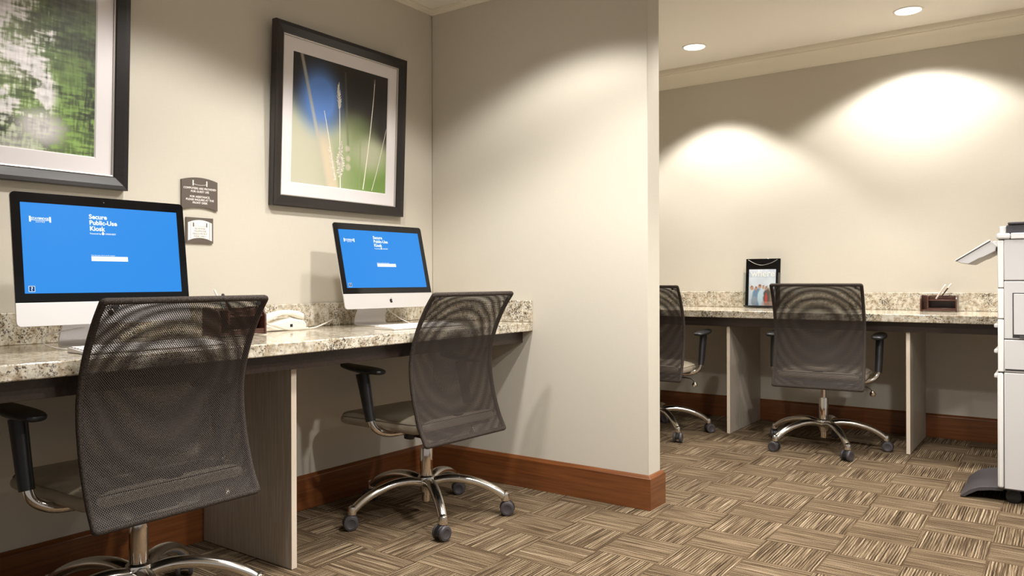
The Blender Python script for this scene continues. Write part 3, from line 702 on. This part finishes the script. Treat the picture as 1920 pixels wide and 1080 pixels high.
def cover(u, v):
    c = lerp((196, 202, 216), (226, 226, 232), fbm(u*5, v*5, 3)); 
    if v > .78: c = lerp(c, (150, 170, 190), .5*fbm(u*9, v*9, 4))
    for (a, b, w_, h_, cc) in ((.33, .24, .20, .26, (120, 146, 176)), (.47, .22, .13, .24, (202, 218, 232)), (.72, .22, .17, .26, (96, 88, 84)), (.66, .20, .05, .15, (204, 70, 62)), (.22, .12, .12, .14, (150, 160, 176)), (.88, .2, .1, .24, (136, 116, 100))):
        c = lerp(c, cc, smooth(1.15, .8, math.hypot((u-a)/w_, (v-b)/h_)+.25*(fbm(u*14, v*14, 8)-.5)))
    for (a, b, r) in ((.12, .48, .09), (.27, .46, .07), (.42, .52, .09), (.55, .50, .06), (.66, .47, .07), (.82, .44, .07)):
        a += .06*(fbm(u*20, v*20, 11)-.5); b += .06*(fbm(u*20, v*20, 12)-.5)
        c = lerp(c, (196, 146, 118), smooth(1.1, .7, math.hypot(u-a, (v-b)*1.3)/(r*.8))); c = lerp(c, (150, 96, 66), smooth(1.0, .7, math.hypot(u-a, (v-b-.05)*1.6)/(r*.6)))
    if v < .12 and u > .5: c = lerp(c, (206, 160, 140), .6)
    return c
bm = B(); cl = bm.verts.layers.float_color.new('ink'); nx, ny = 60, 80; g = []; MW, MH = .186, .256
for j in range(ny+1):
    row = []
    for i in range(nx+1):
        q = bm.verts.new(tl @ Vector((-MW/2+MW*i/nx, .0095, .0+MH*j/ny))); q[cl] = srgb(*cover(i/nx, j/ny)); row.append(q)
    g.append(row)
for j in range(ny):
    for i in range(nx): bm.faces.new((g[j][i], g[j][i+1], g[j+1][i+1], g[j+1][i]))
obj('cover', bm, M['art'], mz, smooth=False)
bm = B(); box(bm, -MW/2, MW/2, .0100, .0150, .0, MH, tl); obj('pages', bm, M['paper'], mz)
text_mesh('cover_title', 'where', .066, M['signwhite'], mz, tl @ Matrix(((1, 0, 0, .005), (0, 0, -1, .0090), (0, 1, 0, .206), (0, 0, 0, 1))), 'CENTER', .0002, .98, .0012)

# ------------------------------------------------------------------ office chairs
LIFT = .0
def make_chair(lift):
    # local: +X forward, +Y left, origin on the floor under the column
    t = thing('office_chair', '', 'office chair')
    base = bpy.data.objects.new('swivel_pivot', None)   # replaced below by real parts
    bpy.data.objects.remove(base)
    bm = B(); lathe(bm, [(.022, .098), (.025, .101), (.027, .118), (.034, .128), (.040, .150), (.036, .166), (.0275, .172), (.0275, .174)], seg=28); hub = obj('hub', bm, M['chrome'], t)
    bm = B(); lathe(bm, [(.0155, .058), (.0185, .061), (.0185, .0975)], seg=20); obj('column_foot', bm, M['steel'], t)
    bm = B(); lathe(bm, [(.0265, .1745), (.0265, .288+lift*.5), (.0255, .292+lift*.5), (.0145, .2925+lift*.5), (.0145, .345+lift)], seg=28); obj('gas_column', bm, M['steel'], t)
    legs = []
    for k in range(5):
        a = 2*PI*k/5
        Rz = Matrix.Rotation(a, 4, 'Z')
        path = catmull([(.026, 0, .142), (.09, 0, .156), (.16, 0, .153), (.235, 0, .134), (.295, 0, .107), (.332, 0, .080)], 5)
        n = len(path); rr = [(.0265-.0085*(i/(n-1)), .0195-.003*(i/(n-1))) for i in range(n)]
        bm = B(); tube(bm, path, rr, 14)
        lathe(bm, [(.0150, .060), (.0185, .062), (.0185, .078), (.016, .092), (.008, .098)], (.338, 0, 0), 16)
        bmesh.ops.transform(bm, matrix=Rz, verts=bm.verts)
        lg = obj('leg', bm, M['chrome'], t); lg['spin'] = 1
        # caster
        sw = a+random.uniform(-1.2, 1.2)
        C_ = Matrix.Translation((.338*math.cos(a), .338*math.sin(a), 0)) @ Matrix.Rotation(sw, 4, 'Z')
        bm = B()      # hood over the two wheels
        rings = []
        for y in (-.012, -.010, .010, .012):
            q = 1 if abs(y) < .011 else .93
            rings.append([Vector((.008+.0325*q*math.cos(b), y, .0310+.0305*q*math.sin(b))) for b in [PI*i/12-.25 for i in range(14)]])
        loft(bm, rings); lathe(bm, [(.007, .050), (.0075, .0600)], (0, 0, 0), 10)
        bmesh.ops.transform(bm, matrix=C_, verts=bm.verts); cs = obj('caster', bm, M['black'], t); cs['spin'] = 1
        for s in (-1, 1):
            Wt = C_ @ Matrix.Translation((.008, s*.0125, .0300)) @ Matrix.Rotation(-s*PI/2, 4, 'X')
            bm = B(); lathe(bm, [(.0, .0), (.0290, .0), (.0300, .002), (.0300, .010), (.0270, .0140), (.019, .0152), (.0175, .0142), (0, .0150)], (0, 0, 0), 24, Wt)
            obj('wheel', bm, M['darkgrey'], cs)
    z = lift
    # mechanism
    bm = B(); box(bm, -.115, .085, -.060, .060, .345+z, .3985+z); obj('tilt_mechanism', bm, M['black'], t, bevel=.010, seg=3)
    bm = B(); box(bm, -.195, .215, -.195, .195, .3990+z, .4072+z); obj('seat_pan', bm, M['black'], t, bevel=.004)
    bm = B(); lathe(bm, [(.018, 0), (.022, .003), (.0245, .046), (.0245, .052)], (.004, .098, .347+z), 20, Matrix.Rotation(math.radians(8), 4, 'X')); obj('tension_knob', bm, M['black'], t)
    bm = B(); tube(bm, catmull([(-.02, -.060, .362+z), (-.02, -.16, .366+z), (-.025, -.235, .364+z), (-.03, -.262, .350+z), (-.03, -.268, .338+z)], 6), .0035, 8); lv = obj('lever', bm, M['black'], t)
    bm = B(); lathe(bm, [(.004, .008), (.013, 0), (.018, -.012), (.013, -.024), (.004, -.027)], (-.03, -.270, .338+z), 14); obj('lever_knob', bm, M['steel'], lv)
    # seat cushion
    def seat_pt(px, py, zz):
        fr = smooth(.10, .30, px); return Vector((px, py, zz-.012*fr*fr*max(0, (zz-z-.4075)/.059)-.008*smooth(.16, .25, abs(py))))
    out = rrect(.525, .490, [.08, .08, .06, .06], 8, .055, 0)
    # rrect order: (+,-),(+,+),(-,+),(-,-)
    rings = []
    for ins, zz in ((.045, .4075), (.012, .409), (.002, .418), (0, .433), (.004, .446), (.014, .4550), (.05, .4620), (.11, .4660), (.17, .4665)):
        rings.append([seat_pt(.045+(px-.045)*(1-ins/.25), py*(1-ins/.245), zz+z) for px, py in out])
    bm = B(); loft(bm, rings); st = obj('seat', bm, M['leather'], t, sub=1)
    for ins, zz in ((.0075, .4505), ):
        ring = [seat_pt(.045+(px-.045)*(1-ins/.25), py*(1-ins/.245), zz+z) for px, py in out]
        bm = B(); tube(bm, ring, .0016, 6, closed=True); obj('seam', bm, M['stitch'], st)
    # back profile  (distance behind, z)
    prof = catmull([(0, -.236, .369), (0, -.200, .440), (0, -.170, .540), (0, -.155, .640), (0, -.160, .720), (0, -.190, .810), (0, -.235, .895), (0, -.279, .955)], 5)
    prof = [(p.y, p.z+z) for p in prof]       # (x, z)
    WB = .484; rc = .009; rt_ = .0095
    def back_pt(s, k):   # s in -1..1 lateral, k float index on profile
        k = max(0, min(len(prof)-1, k)); i = min(int(k), len(prof)-2); f = k-i
        x = prof[i][0]*(1-f)+prof[i+1][0]*f; zz = prof[i][1]*(1-f)+prof[i+1][1]*f
        return Vector((x-.006*(1-s*s)*0, s*WB/2, zz))
    n = len(prof)-1
    # frame loop under the sleeve
    loop = [back_pt(-1, k) for k in range(1, n)]; 
    def corner(s0, s1, top):
        k0 = n if top else 0; c0 = back_pt(s0, n-1 if top else 1); res = []
        m_ = 6; pa = back_pt(s0, k0-.6 if top else .6); pb = back_pt(s0*(1-rc/(WB/2)), k0)
        pc = back_pt(s0, k0)
        for i in range(m_+1):
            q = i/m_; res.append(pa*(1-q)**2+pc*2*q*(1-q)+pb*q*q)
        return res
    loop = [back_pt(-1, k) for k in range(2, n-1)] + corner(-1, 1, True) + [back_pt(s, n) for s in (-.6, -.2, .2, .6)] + corner(1, 1, True)[::-1] + [back_pt(1, k) for k in range(n-2, 1, -1)] + corner(1, 1, False) + [back_pt(s, 0) for s in (.6, .2, -.2, -.6)] + corner(-1, 1, False)[::-1]
    bm = B(); tube(bm, loop, .0092, 10, closed=True, upv=(1, 0, 0)); obj('backrest_frame', bm, M['fedge'], t)
    # sleeve of mesh: front layer and rear layer
    arc = [0]
    for a, b in zip(prof, prof[1:]): arc.append(arc[-1]+math.hypot(b[0]-a[0], b[1]-a[1]))
    for nm, off in (('mesh_front', .0090), ('mesh_rear', -.0092)):
        bm = B(); uvl = bm.loops.layers.uv.new('UVMap'); g = []; NX = 16; uvs = {}
        for k in range(n+1):
            row = []
            a = prof[max(k-1, 0)]; b = prof[min(k+1, n)]; d = Vector((b[0]-a[0], 0, b[1]-a[1])).normalized(); nr = Vector((d.z, 0, -d.x))
            for i in range(NX+1):
                s = -1+2*i/NX; belly = off*(1-.0*abs(s))
                if nm == 'mesh_front': belly += .005*(1-s*s)*math.sin(PI*k/n)
                v = bm.verts.new(back_pt(s, k)+nr*belly); uvs[v] = (s*WB/2+3+(.0023 if off < 0 else 0), arc[k]+3+(.20*((s*WB/2)**2+(arc[k]-.26)**2) if off > 0 else 0)); row.append(v)
            g.append(row)
        for k in range(n):
            for i in range(NX):
                f = bm.faces.new((g[k][i], g[k][i+1], g[k+1][i+1], g[k+1][i]))
                for lp in f.loops: lp[uvl].uv = uvs[lp.vert]
        obj(nm, bm, M['fabric'], t)
    bm = B()
    for s in (-1, 1): lathe(bm, [(0, 0), (.007, 0), (.008, .0012), (0, .002)], tuple(back_pt(s*.88, n-1.6)+Vector((-.014, 0, 0))), 14, Matrix.Rotation(-PI/2, 4, 'Y'))
    obj('screw_cap', bm, M['black'], t)
    # spine bar between seat and back
    bm = B(); tube(bm, catmull([(-.08, 0, .362+z), (-.15, 0, .366+z), (-.190, 0, .392+z), (-.186, 0, .46+z)], 5), [(.030, .006)]*16, 10); obj('back_bracket', bm, M['black'], t)
    # arms
    for s in (-1, 1):
        bm = B(); tube(bm, catmull([(-.02, s*.11, .392+z), (-.015, s*.19, .389+z), (-.005, s*.246, .396+z), (.010, s*.283, .420+z), (.022, s*.293, .456+z), (.030, s*.296, .50+z)], 6), .0135, 14); obj('arm_tube', bm, M['steel'], t)
        bm = B(); pth = [(.022, s*.2935, .448+z), (.034, s*.2955, .50+z), (.052, s*.297, .58+z), (.066, s*.298, .637+z)]
        tube(bm, pth, [(.0195, .0215), (.0205, .0235), (.0215, .028), (.022, .033)], 20, upv=(1, 0, 0)); obj('arm_post', bm, M['black'], t, sub=0)
        bm = B(); rings = []
        for x, hw, zz, hh in ((-.052, .010, .647, .006), (-.047, .026, .648, .010), (-.02, .037, .650, .0125), (.04, .042, .652, .0145), (.10, .041, .655, .013), (.15, .034, .660, .011), (.180, .024, .664, .009), (.190, .008, .666, .005)):
            rings.append([Vector((x, s*.296+hw*math.copysign(abs(math.cos(b))**.75, math.cos(b)), zz+z+hh*math.copysign(abs(math.sin(b))**.85, math.sin(b)))) for b in [2*PI*i/20 for i in range(20)]])
        loft(bm, rings); obj('arm_pad', bm, M['black'], t, sub=1)
    return t
def place_chair(x, y, phi, spin, lift, label, grp):
    t = make_chair(lift); t.location = (x, y, 0); t.rotation_euler = (0, 0, phi)
    for ch in t.children:
        if ch.get('spin'):
            ch.rotation_euler = (0, 0, spin-phi); del ch['spin']
    t['label'] = label; t['group'] = grp
    return t
R_ = math.radians
G = 'mesh back office chairs at the counters'
place_chair(-2.229, 1.213, R_(180.2), R_(-17), -.004, 'mesh back office chair with chrome base, nearest, facing the left computer', G)
place_chair(-2.220, 2.470, R_(177.8), R_(-109), -.008, 'mesh back office chair with taupe seat, facing the computer near the partition', G)
place_chair(-1.164, 4.821, R_(94.4), R_(-127), .016, 'mesh back office chair at the far counter, whole in view, between the two support panels', G)
place_chair(-2.190, 4.700, R_(94.4), R_(-42), .006, 'mesh back office chair at the far counter, half hidden behind the partition wall', G)

# ------------------------------------------------------------------ copier
YP = 4.055; XP = -.240
cp = thing('copier', 'large pale grey office copier standing at the right edge by the far counter', 'copier', (XP, YP, 0))
def cb(name, x0, x1, y0, y1, z0, z1, m, par=None, bv=.004):
    bm = B(); box(bm, x0, x1, y0, y1, z0, z1); return obj(name, bm, m, par or cp, bevel=bv, seg=3)
D = .60; Wd = .62
cb('cabinet', .0255, Wd, 0, D, .070, .586, M['printer'])
cb('front_cover', 0, .025, 0, D, .070, .586, M['printer_lt'], bv=.010)
cb('paper_deck', .0255, Wd, 0.001, D, .5885, .7325, M['printer'])
cb('print_engine', .0255, Wd, 0.001, D, .7355, .992, M['printer'])
cb('scanner_body', .0255, Wd, 0.001, D, .9950, 1.176, M['printer'])
cb('front_cover', .002, .0250, 0.001, D, .5885, .8225, M['printer_lt'])
cb('front_cover', .002, .0250, 0.001, D, .8250, .960, M['printer_lt'])
cb('front_cover', .002, .0250, 0.001, D, .9625, 1.174, M['printer_lt'])
cb('inner_chassis', .004, Wd-.01, .004, D-.004, .066, 1.175, M['gap'], bv=0)
sp_ = cb('side_door', .062, .40, -.003, .0005, .756, .936, M['printer'], bv=.002)
cb('door_latch', .084, .13, -.005, -.0031, .741, .752, M['printer_dk'], sp_, bv=.001)
cb('door_outline', .058, .404, -.0008, .0008, .742, .940, M['gap'], bv=0)
cb('deck_strip', .030, Wd-.01, -.0015, .0005, .596, .603, M['gap'], bv=0)
lid = cb('scanner_bed', -.002, .050, -.004, D, 1.178, 1.205, M['printer_lt'], bv=.008)
cb('scanner_bed', .0515, Wd, -.004, D, 1.178, 1.205, M['printer_lt'], bv=.004)
cb('document_feeder', .008, .034, .03, D-.05, 1.2055, 1.238, M['printer_lt'], bv=.005)
cb('document_feeder', .0345, Wd-.05, .02, D-.05, 1.2055, 1.243, M['printer_dk'], bv=.006)
cb('feeder_tray', .04, Wd-.05, .012, D-.08, 1.2435, 1.254, M['darkgrey'], bv=.004)
for zz in (.790, .675, .563):
    cb('tray_handle', -.016, .0015, .06, .50, zz-.009, zz+.009, M['printer_lt'], bv=.005)
# tilted control panel on the front
ol = [(-.161, 1.0845), (-.139, 1.074), (-.111, 1.071), (-.066, 1.097), (-.056, 1.0995), (-.006, 1.128), (-.004, 1.150), (-.016, 1.166), (-.0265, 1.1725)]
bm = B(); loft(bm, [[Vector((x, y, z)) for x, z in ol] for y in (.012, .018, .40, .406)]); pn = obj('control_panel', bm, M['printer'], cp, bevel=.002)
bm = B(); loft(bm, [[Vector((x, y, z)) for x, z in ((-.1655, 1.0885), (-.1625, 1.0850), (-.0265, 1.1735), (-.0295, 1.1795))] for y in (.010, .408)]); obj('panel_rim', bm, M['printer_lt'], cp, bevel=.001)
bm = B(); loft(bm, [[Vector((x, y, z)) for x, z in ((-.140, 1.1005), (-.060, 1.1530), (-.061, 1.1588), (-.141, 1.1065))] for y in (.09, .33)]); obj('touch_screen', bm, M['bezel'], pn)
bm = B(); loft(bm, [[Vector((x, y, z)) for x, z in ((-.1620, 1.0852), (-.1605, 1.0830), (-.0250, 1.1712), (-.0265, 1.1734))] for y in (.0092, .409)]); obj('panel_gap', bm, M['gap'], pn)
bm = B(); lathe(bm, [(.013, 0), (.015, .003), (.015, .37), (.013, .373)], (-.008, .025, 1.158), 18, Matrix.Rotation(-PI/2, 4, 'X')); obj('panel_hinge', bm, M['printer_lt'], cp)
# stabiliser foot
bm = B(); rings = []
for y in (.03, .036, .46, .466):
    rings.append([Vector((x, y, z)) for x, z in ((-.150, .004), (-.142, .012), (-.110, .040), (-.070, .058), (-.020, .066), (.02, .066), (.02, .052), (-.03, .048), (-.08, .038), (-.115, .016), (-.130, .004))])
loft(bm, rings); obj('stabiliser_foot', bm, M['darkgrey'], cp, bevel=.001)
for (x, y) in ((.058, .05), (.058, D-.06), (Wd-.06, .05), (Wd-.06, D-.06)):
    bm = B(); lathe(bm, [(.0, -.014), (.024, -.014), (.030, -.010), (.030, .010), (.024, .014), (0, .014)], (x, y, .030), 20, Matrix.Rotation(math.radians(90), 4, 'X')); box(bm, x-.024, x+.024, y-.012, y+.012, .044, .0655); obj('caster', bm, M['black'], cp)
